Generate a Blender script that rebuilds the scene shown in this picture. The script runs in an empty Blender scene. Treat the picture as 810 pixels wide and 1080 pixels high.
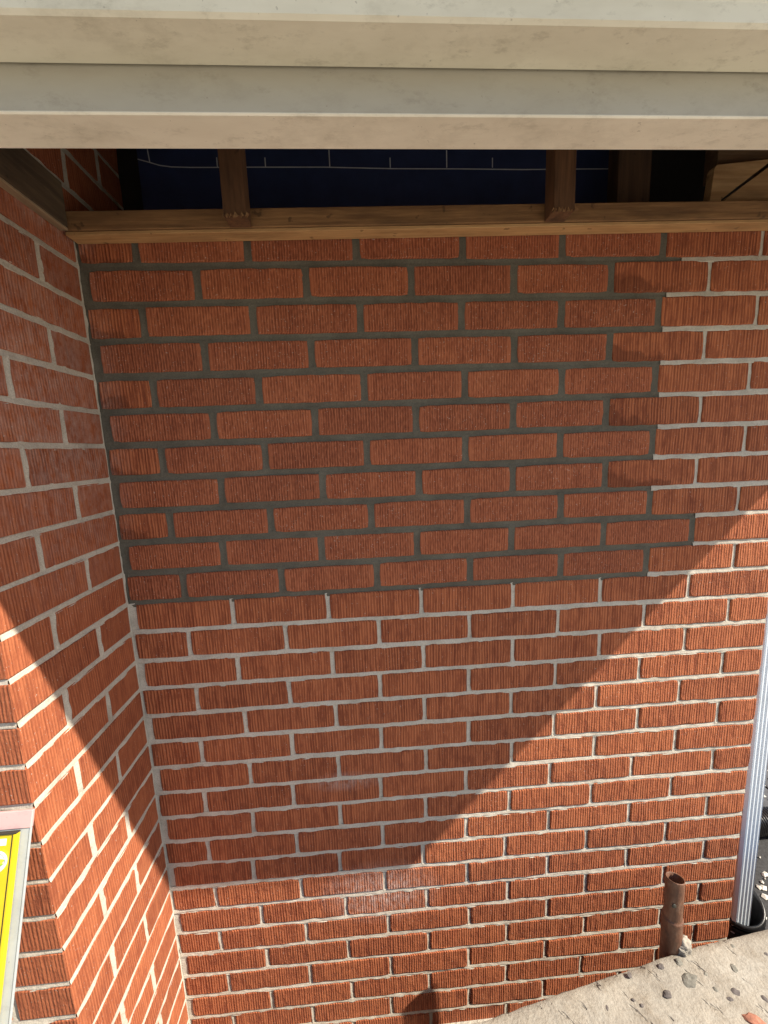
import bpy, bmesh, math, random
from mathutils import Vector, Matrix, noise
random.seed(7)
sc = bpy.context.scene
col = sc.collection

# ------------------------------------------------------------------ camera
# measures below are in metres; ZG lifts the wall's own height zero (a bed joint) above the ground
ZG = 1.25
cam_d = bpy.data.cameras.new('camera'); cam = bpy.data.objects.new('camera', cam_d); col.objects.link(cam)
cam_d.sensor_fit = 'HORIZONTAL'; cam_d.sensor_width = 36.0
cam_d.lens = 36.0 * 417.36 / 810.0
cam_d.clip_start = 0.02; cam_d.clip_end = 2000
PITCH, YAW, ROLL = -0.1584, -0.0538, 0.0380
Rz = Matrix.Rotation(YAW, 3, 'Z'); Rx = Matrix.Rotation(PITCH, 3, 'X'); Ry = Matrix.Rotation(ROLL, 3, 'Y')
RM = Rz @ Rx @ Ry                                   # columns: right, forward, up
right, fwd, up = RM.col[0], RM.col[1], RM.col[2]
cam.matrix_world = Matrix(((right.x, up.x, -fwd.x, 0.4009), (right.y, up.y, -fwd.y, -0.8393), (right.z, up.z, -fwd.z, 0.3079 + ZG), (0, 0, 0, 1)))
sc.camera = cam
sc.render.resolution_x = 768; sc.render.resolution_y = 1024

# ------------------------------------------------------------------ sky, sun, exposure
LIGHT = Vector((-2.76, 1.0, -3.03)).normalized()    # direction the sunlight travels
world = bpy.data.worlds.new('World'); sc.world = world; world.use_nodes = True
wn = world.node_tree; wn.nodes.clear()
sky = wn.nodes.new('ShaderNodeTexSky'); sky.sky_type = 'NISHITA'; sky.sun_disc = False
sky.sun_elevation = math.asin(-LIGHT.z); sky.sun_rotation = math.atan2(-LIGHT.x, -LIGHT.y)
sky.air_density = 1.0; sky.dust_density = 1.5
bg = wn.nodes.new('ShaderNodeBackground'); bg.inputs['Strength'].default_value = 0.088
wo = wn.nodes.new('ShaderNodeOutputWorld')
wn.links.new(sky.outputs[0], bg.inputs[0]); wn.links.new(bg.outputs[0], wo.inputs[0])
sd = bpy.data.lights.new('sun', 'SUN'); sd.energy = 5.0; sd.angle = math.radians(0.5); sd.color = (1.0, 0.91, 0.76)
sun = bpy.data.objects.new('sun', sd); col.objects.link(sun)
sun.rotation_euler = LIGHT.to_track_quat('-Z', 'Y').to_euler(); sun.location = (4, -3, 6)
vs = sc.view_settings; vs.view_transform = 'Standard'; vs.look = 'None'; vs.exposure = 0.97; vs.gamma = 1.0; vs.use_curve_mapping = False

# ------------------------------------------------------------------ materials
class NT:
    def __init__(s, name):
        s.m = bpy.data.materials.new(name); s.m.use_nodes = True; s.t = s.m.node_tree
        s.b = s.t.nodes['Principled BSDF']
    def n(s, typ, **kw):
        nd = s.t.nodes.new(typ)
        for k, v in kw.items():
            if k.startswith('i_'):
                key = k[2:]; key = int(key) if key.isdigit() else key.replace('_', ' ')
                if hasattr(v, 'bl_idname') or isinstance(v, bpy.types.NodeSocket): s.t.links.new(v, nd.inputs[key])
                else: nd.inputs[key].default_value = v
            else: setattr(nd, k, v)
        return nd
    def link(s, a, b): s.t.links.new(a, b)
    def mul(s, vec, v): return s.n('ShaderNodeVectorMath', operation='MULTIPLY', i_0=vec, i_1=v).outputs[0]
    def add(s, a, b): return s.n('ShaderNodeVectorMath', operation='ADD', i_0=a, i_1=b).outputs[0]
    def math(s, op, a, b=0.0, c=0.0, clamp=False):
        nd = s.n('ShaderNodeMath', operation=op, use_clamp=clamp)
        for i, v in enumerate((a, b, c)):
            if isinstance(v, bpy.types.NodeSocket): s.link(v, nd.inputs[i])
            else: nd.inputs[i].default_value = v
        return nd.outputs[0]
    def noise(s, vec, scale, detail=3.0, rough=0.55): return s.n('ShaderNodeTexNoise', i_Vector=vec, i_Scale=scale, i_Detail=detail, i_Roughness=rough).outputs[0]
    def ramp(s, fac, *stops):
        r = s.n('ShaderNodeValToRGB', i_0=fac); e = r.color_ramp.elements
        while len(e) < len(stops): e.new(0.5)
        for el, (p, c) in zip(e, stops): el.position = p; el.color = (*c, 1) if len(c) == 3 else c
        return r.outputs[0]
    def rng(s, v, a, b, c=0.0, d=1.0):
        return s.n('ShaderNodeMapRange', i_0=v, i_1=a, i_2=b, i_3=c, i_4=d).outputs[0]
    def mix(s, f, a, b, mode='MIX'):
        nd = s.n('ShaderNodeMix', data_type='RGBA', blend_type=mode)
        for i, v in ((0, f), (6, a), (7, b)):
            if isinstance(v, bpy.types.NodeSocket): s.link(v, nd.inputs[i])
            else: nd.inputs[i].default_value = v if i == 0 else (*v, 1)
        return nd.outputs[2]
    def bump(s, h, dist, strength=1.0, prev=None):
        nd = s.n('ShaderNodeBump', i_Height=h); nd.inputs['Distance'].default_value = dist; nd.inputs['Strength'].default_value = strength
        if prev is not None: s.link(prev, nd.inputs['Normal'])
        return nd.outputs[0]
    def out(s, color=None, rough=None, normal=None, **kw):
        for key, v in (('Base Color', color), ('Roughness', rough), ('Normal', normal)):
            if v is None: continue
            if isinstance(v, bpy.types.NodeSocket): s.link(v, s.b.inputs[key])
            else: s.b.inputs[key].default_value = (*v, 1) if key == 'Base Color' else v
        for k, v in kw.items(): s.b.inputs[k.replace('_', ' ')].default_value = v
        return s.m
    def oc(s): return s.n('ShaderNodeTexCoord').outputs['Object']
    def pos(s): return s.n('ShaderNodeNewGeometry').outputs['Position']
    def rnd(s): return s.n('ShaderNodeObjectInfo').outputs['Random']

def blob(t, centre, radii):
    """soft ellipsoid mask in world space: a stain with a place of its own"""
    d = t.add(t.pos(), tuple(-c for c in centre)); d = t.mul(d, tuple(1.0 / r for r in radii))
    ln = t.n('ShaderNodeVectorMath', operation='LENGTH', i_0=d).outputs['Value']
    return t.rng(ln, 0.25, 1.0, 1.0, 0.0)

def mat_brick(name, fresh, pier=False, damp=False):
    t = NT(name); oc = t.oc(); r = t.rnd()
    off = t.n('ShaderNodeCombineXYZ', i_0=t.math('MULTIPLY', r, 7.3), i_1=t.math('MULTIPLY', r, 3.1), i_2=t.math('MULTIPLY', r, 11.7)).outputs[0]
    p = t.add(oc, off)
    # combed vertical grooves
    wob = t.n('ShaderNodeTexNoise', i_Vector=t.mul(p, (1, 1, 1)), i_Scale=30.0, i_Detail=2.0).outputs[1]
    pw = t.add(p, t.mul(t.add(wob, (-.5, -.5, -.5)), (0.0012, 0.0012, 0.0)))
    sp_ = t.n('ShaderNodeSeparateXYZ', i_0=pw).outputs
    along = t.math('ADD', sp_[0], sp_[1])
    drift = t.noise(t.mul(pw, (1, 1, 0.10)), 55.0, 3.0, 0.6)
    per = 0.0054 if fresh else (0.0058 if pier else 0.0062)
    ph = t.math('ADD', t.math('MULTIPLY', along, 2 * math.pi / per), t.math('MULTIPLY', drift, 4.0 if pier else 5.5))
    comb = t.math('ADD', t.math('MULTIPLY', t.math('SINE', ph), 0.5), 0.5)
    streak = t.noise(t.mul(pw, (1, 1, 0.022)), 235.0, 2.0, 0.6)
    rag = t.noise(t.mul(p, (1, 1, 0.6)), 330.0, 3.0, 0.7)
    brk = t.rng(t.noise(t.mul(p, (1, 1, 0.35)), 85.0, 2.0, 0.6), 0.36, 0.60)
    mixg = t.math('ADD', t.math('MULTIPLY', comb, t.math('ADD', t.math('MULTIPLY', brk, 0.45), 0.38 if fresh else 0.10)), t.math('MULTIPLY', streak, 0.62 if fresh else 0.92))
    mixg = t.math('ADD', mixg, t.math('MULTIPLY', rag, 0.30))
    groove = t.rng(mixg, 0.42 if fresh else 0.50, 0.98)
    # bricks of the repair are dotted and have smooth worn rims
    xs = t.n('ShaderNodeSeparateXYZ', i_0=oc).outputs
    rim = t.rng(t.math('ABSOLUTE', xs[0]), 0.086, 0.092)
    if fresh:
        dots = t.rng(t.noise(t.mul(p, (1, 1, 0.30)), 300.0, 1.0, 0.5), 0.38, 0.62)
        groove = t.math('ADD', t.math('MULTIPLY', groove, 0.62), t.math('MULTIPLY', dots, 0.38))
        groove = t.math('ADD', t.math('MULTIPLY', groove, t.math('SUBTRACT', 1.0, t.math('MULTIPLY', rim, 0.8))), t.math('MULTIPLY', rim, 0.6))
    h = t.math('ADD', groove, t.math('MULTIPLY', rag, 0.35))
    big = t.noise(p, 18.0, 3.0, 0.6)
    base = t.ramp(big, (0.25, (0.240, 0.062, 0.030)), (0.52, (0.320, 0.092, 0.041)), (0.78, (0.375, 0.122, 0.056)))
    tint = t.ramp(r, (0.0, (0.74, 0.70, 0.72)), (0.3, (0.92, 0.90, 0.92)), (0.6, (1.03, 1.0, 0.98)), (0.85, (1.13, 1.16, 1.12)), (1.0, (0.86, 0.80, 0.80)))
    base = t.mix(1.0, base, tint, 'MULTIPLY')
    # ridges carry paler dust, grooves are mixed darker
    base = t.mix(t.math('MULTIPLY', groove, 0.38 if pier else 0.52), base, (0.48, 0.172, 0.088) if fresh else (0.51, 0.178, 0.078))
    base = t.mix(t.math('MULTIPLY', t.math('SUBTRACT', 1.0, groove), 0.28 if pier else (0.62 if fresh else 0.5)), base, (0.105, 0.026, 0.013))
    if damp:                                        # water and mortar slurry soaked into the edge of the old brick
        dm = t.math('ADD', t.math('MULTIPLY', t.math('ADD', t.math('MULTIPLY', xs[0], -5.0), t.math('MULTIPLY', xs[2], -16.0)), 0.55), t.noise(p, 16.0, 3.0, 0.6))
        base = t.mix(t.rng(dm, 0.62, 0.72, 0.0, 0.55), base, (0.10, 0.026, 0.013))
    # pale mortar specks and rubbed lime
    spk = t.rng(t.noise(p, 330.0, 1.0, 0.5), 0.69 if fresh else 0.72, 0.76)
    base = t.mix(t.math('MULTIPLY', spk, 0.55), base, (0.52, 0.44, 0.38))
    lime_n = t.rng(t.noise(t.mul(t.pos(), (1, 1, 0.6)), 80.0, 5.0, 0.75), 0.38, 0.70)
    m = blob(t, (0.40, 0.0, ZG - 0.80), (0.17, 0.1, 0.10))
    m = t.math('MAXIMUM', m, t.math('MULTIPLY', blob(t, (-0.11, -0.12, ZG + 0.42), (0.06, 0.26, 0.42)), 0.5))
    m = t.math('MAXIMUM', m, t.math('MULTIPLY', blob(t, (0.33, 0.0, ZG - 0.475), (0.10, 0.1, 0.03)), 0.7))
    m = t.math('MAXIMUM', m, t.math('MULTIPLY', blob(t, (-0.11, -0.05, ZG + 0.72), (0.05, 0.2, 0.05)), 0.7))
    base = t.mix(t.math('MULTIPLY', t.math('MULTIPLY', m, lime_n), 0.75), base, (0.55, 0.46, 0.42))
    nrm = t.bump(h, 0.0008 if pier else (0.0016 if not fresh else 0.0016), 1.0)
    nrm = t.bump(t.noise(p, 60.0, 3.0, 0.6), 0.0012, 1.0, nrm)
    return t.out(base, 0.9, nrm, Specular_IOR_Level=0.25)

def mat_mortar(name, fresh):
    t = NT(name); p = t.pos()
    big = t.noise(p, 14.0, 4.0, 0.65); fine = t.noise(p, 480.0, 3.0, 0.7); mid = t.noise(p, 90.0, 3.0, 0.65)
    if fresh: c = t.ramp(big, (0.3, (0.092, 0.083, 0.066)), (0.7, (0.145, 0.132, 0.105)))
    else: c = t.ramp(big, (0.28, (0.39, 0.35, 0.295)), (0.5, (0.50, 0.455, 0.385)), (0.75, (0.57, 0.52, 0.445)))
    grain = t.ramp(fine, (0.35, (0.74, 0.74, 0.74)), (0.6, (1.08, 1.08, 1.08)))
    c = t.mix(0.8, c, grain, 'MULTIPLY')
    if not fresh:
        c = t.mix(t.math('MULTIPLY', t.rng(mid, 0.60, 0.72), 0.4), c, (0.27, 0.17, 0.12))
    nrm = t.bump(mid, 0.0014, 0.8); nrm = t.bump(fine, 0.0005, 1.0, nrm)
    return t.out(c, 0.95, nrm, Specular_IOR_Level=0.15)

def mat_wood(name, dark, light, scale=1.0, axis='X'):
    t = NT(name); oc = t.oc(); r = t.rnd()
    p = t.add(oc, t.n('ShaderNodeCombineXYZ', i_0=t.math('MULTIPLY', r, 5.0), i_1=t.math('MULTIPLY', r, 9.0), i_2=r).outputs[0])
    sx = {'X': (0.05, 1, 1), 'Z': (1, 1, 0.05), 'Y': (1, 0.05, 1)}[axis]
    g = t.noise(t.mul(p, sx), 130.0 * scale, 4.0, 0.65)
    b = t.noise(t.mul(p, tuple(max(v, 0.25) for v in sx)), 22.0, 4.0, 0.65)
    c = t.ramp(g, (0.30, dark), (0.68, light))
    c = t.mix(t.rng(b, 0.42, 0.72, 0.0, 0.75), c, tuple(v * 0.42 for v in dark))
    sp = t.rng(t.noise(p, 60.0, 2.0, 0.5), 0.68, 0.74)
    c = t.mix(t.math('MULTIPLY', sp, 0.6), c, tuple(v * 0.25 for v in dark))
    return t.out(c, 0.8, t.bump(g, 0.0015, 0.8))

def mat_paint(name, c0, dirt, amount=0.5, rough=0.45):
    t = NT(name); p = t.pos()
    big = t.noise(t.mul(p, (0.35, 1, 1)), 9.0, 5.0, 0.65); sm = t.noise(t.mul(p, (0.5, 1, 1.0)), 55.0, 5.0, 0.75)
    c = t.mix(t.math('MULTIPLY', t.rng(big, 0.45, 0.75), amount), c0, dirt)
    c = t.mix(t.math('MULTIPLY', t.rng(sm, 0.55, 0.75), amount * 0.9), c, tuple(v * 0.62 for v in dirt))
    gr = t.noise(t.mul(p, (0.6, 1, 1)), 24.0, 6.0, 0.75)
    c = t.mix(t.math('MULTIPLY', t.rng(gr, 0.50, 0.75), amount * 0.8), c, tuple(v * 0.8 for v in dirt))
    sp = t.rng(t.noise(p, 210.0, 1.0, 0.5), 0.765, 0.79)
    c = t.mix(t.math('MULTIPLY', sp, 0.35), c, (0.12, 0.10, 0.08))
    return t.out(c, t.rng(big, 0.3, 0.8, rough, rough + 0.2), t.bump(big, 0.004, 0.35))

def mat_plain(name, c, rough=0.6, var=0.15, scale=60.0, **kw):
    t = NT(name); p = t.pos(); n = t.noise(p, scale, 4.0, 0.6)
    cc = t.mix(t.rng(n, 0.3, 0.75), tuple(v * (1 - var) for v in c), tuple(min(1, v * (1 + var)) for v in c))
    return t.out(cc, rough, t.bump(n, 0.001, 0.5), **kw)

def mat_concrete():
    t = NT('weathered_concrete'); p = t.pos()
    big = t.noise(p, 3.2, 5.0, 0.65); mid = t.noise(p, 22.0, 5.0, 0.7); fine = t.noise(p, 190.0, 3.0, 0.7)
    c = t.ramp(big, (0.30, (0.25, 0.23, 0.20)), (0.52, (0.315, 0.285, 0.24)), (0.75, (0.37, 0.32, 0.255)))
    c = t.mix(t.math('MULTIPLY', t.rng(mid, 0.50, 0.70), 0.65), c, (0.20, 0.165, 0.125))
    c = t.mix(t.math('MULTIPLY', t.rng(t.noise(p, 9.0, 4.0, 0.7), 0.56, 0.72), 0.5), c, (0.40, 0.385, 0.345))
    c = t.mix(0.7, c, t.ramp(fine, (0.3, (0.7, 0.7, 0.7)), (0.62, (1.06, 1.06, 1.06))), 'MULTIPLY')
    # scratches dragged through the wet surface
    rot = t.n('ShaderNodeMapping', i_Vector=p); rot.inputs['Rotation'].default_value = (0, 0, math.radians(-38))
    scr = t.noise(t.mul(rot.outputs[0], (1.0, 0.28, 1.0)), 60.0, 3.0, 0.6)
    scr = t.rng(scr, 0.62, 0.74)
    nrm = t.bump(t.math('SUBTRACT', mid, t.math('MULTIPLY', scr, 1.1)), 0.0045, 1.0)
    nrm = t.bump(fine, 0.0012, 1.0, nrm)
    return t.out(c, 0.93, nrm, Specular_IOR_Level=0.2)

def mat_ground():
    t = NT('dry_ground'); p = t.pos()
    a = t.noise(p, 1.3, 6.0, 0.65); f = t.noise(p, 60.0, 4.0, 0.7)
    c = t.ramp(a, (0.3, (0.37, 0.35, 0.30)), (0.6, (0.46, 0.43, 0.375)), (0.8, (0.40, 0.385, 0.32)))
    c = t.mix(0.8, c, t.ramp(f, (0.3, (0.6, 0.6, 0.6)), (0.7, (1.1, 1.1, 1.1))), 'MULTIPLY')
    return t.out(c, 0.95, t.bump(f, 0.01, 0.8))

M = {}
M['brick'] = mat_brick('combed_red_brick', False)
M['brick_new'] = mat_brick('relaid_red_brick', True)
M['brick_damp'] = mat_brick('damp_red_brick', False, False, True)
M['brick_pier'] = mat_brick('pier_red_brick', False, True)
M['mortar'] = mat_mortar('old_pale_mortar', False)
M['mortar_new'] = mat_mortar('fresh_dark_mortar', True)
M['wood'] = mat_wood('aged_ledger', (0.15, 0.072, 0.027), (0.29, 0.155, 0.062))  # ledger face darkened, so the added strip below reads as its lit underside
M['batten'] = mat_wood('pale_batten', (0.40, 0.215, 0.085), (0.56, 0.34, 0.15))  # paler wood paints bounce light on the underside of the ledger
M['wood_y'] = mat_wood('grey_brown_board', (0.07, 0.047, 0.028), (0.14, 0.095, 0.055), 1.0, 'Y')
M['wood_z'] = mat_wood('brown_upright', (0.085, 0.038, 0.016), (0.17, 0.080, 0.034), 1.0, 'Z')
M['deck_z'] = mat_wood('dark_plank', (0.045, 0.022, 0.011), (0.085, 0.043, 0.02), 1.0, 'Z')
M['batten_y'] = mat_wood('pale_side_batten', (0.26, 0.18, 0.11), (0.40, 0.30, 0.19), 1.0, 'Y')  # same painted bounce light, for the underside of the side board
M['ply'] = mat_wood('pale_board', (0.36, 0.20, 0.085), (0.52, 0.33, 0.16), 0.8, 'X')
M['cream'] = mat_paint('cream_aluminium', (0.78, 0.735, 0.62), (0.52, 0.47, 0.37), 0.5)  # fascia underside, painted paler as if lit from below
M['fascia'] = mat_paint('weathered_fascia_metal', (0.40, 0.375, 0.31), (0.30, 0.27, 0.21), 0.5)  # same fascia, its face painted greyer and darker for shade
M['cream2'] = mat_paint('cream_gutter_metal', (0.69, 0.66, 0.54), (0.44, 0.40, 0.30), 0.6)
M['white'] = mat_paint('white_spout_metal', (0.70, 0.76, 0.83), (0.50, 0.53, 0.56), 0.2, 0.3)
M['navy'] = mat_plain('navy_membrane', (0.020, 0.034, 0.105), 0.55, 0.2, 25.0)
M['black_paper'] = mat_plain('black_building_paper', (0.012, 0.011, 0.012), 0.8, 0.3, 25.0)  # black colour stands in for the unlit depth of the roof space
M['print'] = mat_plain('pale_print', (0.55, 0.57, 0.62), 0.7, 0.1)
M['black_plastic'] = mat_plain('black_plastic', (0.012, 0.012, 0.013), 0.33, 0.3, 90.0)
M['rust'] = None
M['concrete'] = mat_concrete()
M['ground'] = mat_ground()
M['yellow'] = mat_plain('yellow_enamel', (0.62, 0.44, 0.006), 0.35, 0.05)
M['grey_board'] = mat_paint('grey_sheet_metal', (0.37, 0.40, 0.41), (0.28, 0.30, 0.31), 0.5, 0.5)  # solid grey stands in for the clear plastic sleeve
M['pink'] = mat_paint('pink_tape', (0.58, 0.37, 0.36), (0.50, 0.32, 0.31), 0.5, 0.5)  # pink header of the sleeve
M['white_label'] = mat_plain('white_label', (0.78, 0.78, 0.76), 0.5, 0.05)
M['dark'] = mat_plain('dark_rubber', (0.03, 0.028, 0.02), 0.6)
M['vial'] = mat_plain('green_vial', (0.30, 0.55, 0.03), 0.12, 0.05)
M['stone'] = mat_plain('grey_pebble', (0.17, 0.16, 0.135), 0.9, 0.4, 130.0)
M['stone_dark'] = mat_plain('dark_pebble', (0.10, 0.085, 0.08), 0.9, 0.4, 130.0)
M['stone_red'] = mat_plain('red_brick_chip', (0.33, 0.14, 0.09), 0.9, 0.3, 130.0)
M['paver'] = mat_plain('slate_paver', (0.065, 0.068, 0.075), 0.7, 0.4, 40.0)
M['asphalt'] = mat_plain('dark_grit', (0.035, 0.035, 0.037), 0.9, 0.5, 160.0)
M['flake'] = mat_plain('pale_chip', (0.60, 0.58, 0.53), 0.8, 0.2)
M['roof'] = mat_plain('roof_shingle', (0.07, 0.065, 0.06), 0.9, 0.4, 30.0)
M['deck'] = mat_wood('roof_deck_board', (0.10, 0.055, 0.028), (0.17, 0.10, 0.05))
t = NT('rusted_pipe'); p = t.pos()
n1 = t.noise(t.mul(p, (1, 1, 0.4)), 60.0, 5.0, 0.7)
M['rust'] = t.out(t.ramp(n1, (0.3, (0.062, 0.024, 0.013)), (0.5, (0.125, 0.053, 0.027)), (0.72, (0.20, 0.115, 0.072))), 0.6, t.bump(n1, 0.0025, 0.9))
t = NT('common_brickwork'); oc = t.oc()
xz = t.n('ShaderNodeSeparateXYZ', i_0=t.pos()).outputs
bt = t.n('ShaderNodeTexBrick', i_Vector=t.n('ShaderNodeCombineXYZ', i_0=t.math('ADD', xz[0], xz[1]), i_1=t.math('SUBTRACT', xz[2], ZG)).outputs[0])
for k, v in (('Color1', (0.28, 0.08, 0.04, 1)), ('Color2', (0.34, 0.11, 0.055, 1)), ('Mortar', (0.48, 0.44, 0.37, 1)), ('Scale', 1.0), ('Mortar Size', 0.005), ('Brick Width', 0.2085), ('Row Height', 0.0667)): bt.inputs[k].default_value = v
M['brickwork'] = t.out(bt.outputs[0], 0.9, t.bump(t.math('SUBTRACT', 1.0, bt.outputs[1]), 0.003, 1.0))

# ------------------------------------------------------------------ helpers
def link(name, me, mat=None, parent=None, smooth=False):
    o = bpy.data.objects.new(name, me); col.objects.link(o)
    if mat is not None and not me.materials: me.materials.append(mat)
    if smooth:
        for f in me.polygons: f.use_smooth = True
    if parent is not None:
        o.parent = parent; o.matrix_parent_inverse = Matrix.Translation(-base_of(parent))
    return o
def base_of(o):
    v = Vector(o.location)
    while o.parent is not None: o = o.parent; v = v + Vector(o.location) - Vector(o.location)
    return v
def thing(name, loc, label, cat, group=None):
    o = bpy.data.objects.new(name, None); col.objects.link(o); o.location = loc; o.empty_display_size = 0.05
    return tag(o, label, cat, group)
def tag(o, label, cat=None, group=None, kind=None):
    if label: o['label'] = label
    if cat: o['category'] = cat
    if group: o['group'] = group
    if kind: o['kind'] = kind
    return o
def sub(o, parent):
    """make o (built in world coordinates) a child without moving it"""
    o.parent = parent
    m = Matrix.Identity(4); q = parent
    chain = []
    while q is not None: chain.append(q); q = q.parent
    for q in reversed(chain): m = m @ q.matrix_parent_inverse @ q.matrix_basis
    o.matrix_parent_inverse = m.inverted(); return o
def from_bm(name, bm, mat, parent=None, smooth=False):
    bmesh.ops.recalc_face_normals(bm, faces=bm.faces[:])
    me = bpy.data.meshes.new(name); bm.to_mesh(me); bm.free()
    o = link(name, me, mat, None, smooth)
    if parent is not None: sub(o, parent)
    return o
def bm_box(bm, lo, hi, bevel=0.0, seg=1):
    r = bmesh.ops.create_cube(bm, size=1.0)
    for v in r['verts']:
        v.co = Vector([(lo[i] + hi[i]) / 2 + v.co[i] * (hi[i] - lo[i]) for i in range(3)])
    if bevel > 0:
        es = list({e for v in r['verts'] for e in v.link_edges})
        bmesh.ops.bevel(bm, geom=es, offset=bevel, segments=seg, affect='EDGES', profile=0.5)
def box(name, lo, hi, mat, parent=None, bevel=0.002, origin=True):
    c = Vector([(lo[i] + hi[i]) / 2 for i in range(3)]); h = Vector([(hi[i] - lo[i]) / 2 for i in range(3)])
    bm = bmesh.new(); bm_box(bm, -h, h, bevel, 2)
    bmesh.ops.recalc_face_normals(bm, faces=bm.faces[:])
    me = bpy.data.meshes.new(name); bm.to_mesh(me); bm.free()
    o = link(name, me, mat); o.location = c
    if parent is not None: sub(o, parent)
    return o
def nz(x, y, z, s): return noise.noise(Vector((x * s, y * s, z * s)))
def grid_mesh(name, rows, mat, parent=None, smooth=True):
    """rows: list of grids (each a list of lists of points) joined into one mesh"""
    V, F = [], []
    for g in rows:
        o = len(V); w = len(g[0])
        for line in g: V.extend(line)
        for i in range(len(g) - 1):
            for j in range(w - 1):
                F.append((o + i * w + j, o + i * w + j + 1, o + (i + 1) * w + j + 1, o + (i + 1) * w + j))
    me = bpy.data.meshes.new(name); me.from_pydata([tuple(v) for v in V], [], F); me.update()
    ob = link(name, me, mat, None, smooth)
    if parent is not None: sub(ob, parent)
    return ob
def lathe(bm, prof, seg=32, centre=(0, 0, 0), closed=False):
    rings = []
    for r, z in prof:
        rings.append([bm.verts.new((centre[0] + r * math.cos(2 * math.pi * k / seg), centre[1] + r * math.sin(2 * math.pi * k / seg), centre[2] + z)) for k in range(seg)])
    pairs = list(zip(rings, rings[1:])) + ([(rings[-1], rings[0])] if closed else [])
    for a, b in pairs:
        for k in range(seg): bm.faces.new((a[k], a[(k + 1) % seg], b[(k + 1) % seg], b[k]))
    return rings
def extrude_poly(name, pts, vec, mat, parent=None, bevel=0.001):
    """flat polygon (world points) given a thickness along vec"""
    c = sum((Vector(p) for p in pts), Vector()) / len(pts)
    bm = bmesh.new(); a = [bm.verts.new(Vector(p) - c) for p in pts]; b = [bm.verts.new(Vector(p) - c + Vector(vec)) for p in pts]
    bm.faces.new(a); bm.faces.new(list(reversed(b)))
    for k in range(len(a)): bm.faces.new((a[k], b[k], b[(k + 1) % len(a)], a[(k + 1) % len(a)]))
    if bevel: bmesh.ops.bevel(bm, geom=bm.edges[:], offset=bevel, segments=1, affect='EDGES')
    bmesh.ops.recalc_face_normals(bm, faces=bm.faces[:])
    me = bpy.data.meshes.new(name); bm.to_mesh(me); bm.free()
    o = link(name, me, mat); o.location = c
    if parent is not None: sub(o, parent)
    return o

# ------------------------------------------------------------------ brick shapes (shared between alike pieces)
S = 0.0667; W = 0.20865; XC = -0.1103; XR = 1.353; YP = -0.2932
def brick_face_mesh(L, H, D, seed):
    """stretcher seen from the front: uneven arrises, front at y = 0"""
    rn = random.Random(seed); nx = max(4, int(L / 0.018)); nzn = 4
    per = []
    for i in range(nx): per.append((-L / 2 + L * i / nx, -H / 2, 0, 1))
    for i in range(nzn): per.append((L / 2, -H / 2 + H * i / nzn, -1, 0))
    for i in range(nx): per.append((L / 2 - L * i / nx, H / 2, 0, -1))
    for i in range(nzn): per.append((-L / 2, H / 2 - H * i / nzn, 1, 0))
    corner = {0, nx, nx + nzn, 2 * nx + nzn}
    bm = bmesh.new(); R = [[], [], [], []]
    for k, (x, z, ix, iz) in enumerate(per):
        j = rn.gauss(0, 0.0004); ins = abs(rn.gauss(0.0014, 0.0009)) + (0.0022 if rn.random() < 0.06 else 0)
        if k in corner: ix, iz = (1 if x < 0 else -1), (1 if z < 0 else -1)
        x0, z0 = x + ix * j, z + iz * j
        if k in corner: x0 += ix * 0.0012; z0 += iz * 0.0012
        R[0].append(bm.verts.new((x0, D, z0))); R[1].append(bm.verts.new((x0, 0.0028 + rn.gauss(0, 0.0005), z0)))
        R[2].append(bm.verts.new((x0 + ix * ins * 0.5, 0.0009, z0 + iz * ins * 0.5)))
        R[3].append(bm.verts.new((x0 + ix * (ins + 0.0012), rn.gauss(0, 0.00025), z0 + iz * (ins + 0.0012))))
    n = len(per)
    for a, b in ((0, 1), (1, 2), (2, 3)):
        for k in range(n): bm.faces.new((R[a][k], R[a][(k + 1) % n], R[b][(k + 1) % n], R[b][k]))
    bm.faces.new(R[3]); bm.faces.new(list(reversed(R[0])))
    bmesh.ops.recalc_face_normals(bm, faces=bm.faces[:])
    me = bpy.data.meshes.new('brick'); bm.to_mesh(me); bm.free(); return me
def brick_box_mesh(L, H, D, seed):
    rn = random.Random(seed); bm = bmesh.new()
    bm_box(bm, (-L / 2, -D / 2, -H / 2), (L / 2, D / 2, H / 2), 0.0022, 2)
    for v in bm.verts: v.co += Vector((rn.gauss(0, .00045), rn.gauss(0, .00045), rn.gauss(0, .00045)))
    bmesh.ops.recalc_face_normals(bm, faces=bm.faces[:])
    me = bpy.data.meshes.new('brick'); bm.to_mesh(me); bm.free(); return me
def variants(f, L, H, D, mat, n, s0):
    out = []
    for i in range(n):
        me = f(L, H, D, s0 + i); me.materials.append(mat); out.append(me)
    return out
HO, HN = 0.0584, 0.0538
V_old = variants(brick_face_mesh, 0.198, HO, 0.088, M['brick'], 8, 100)
V_half = variants(brick_face_mesh, 0.097, HO, 0.088, M['brick'], 5, 200)
V_new = variants(brick_face_mesh, 0.194, HN, 0.088, M['brick_new'], 8, 300)
V_nhalf = variants(brick_face_mesh, 0.097, HN, 0.088, M['brick_damp'], 4, 400)
V_damp = variants(brick_face_mesh, 0.198, HO, 0.088, M['brick_damp'], 4, 470)
V_rhalf = variants(brick_face_mesh, 0.097, HN, 0.088, M['brick_new'], 2, 450)
V_box = variants(brick_box_mesh, 0.190, HO, 0.090, M['brick_pier'], 6, 500)

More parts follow.
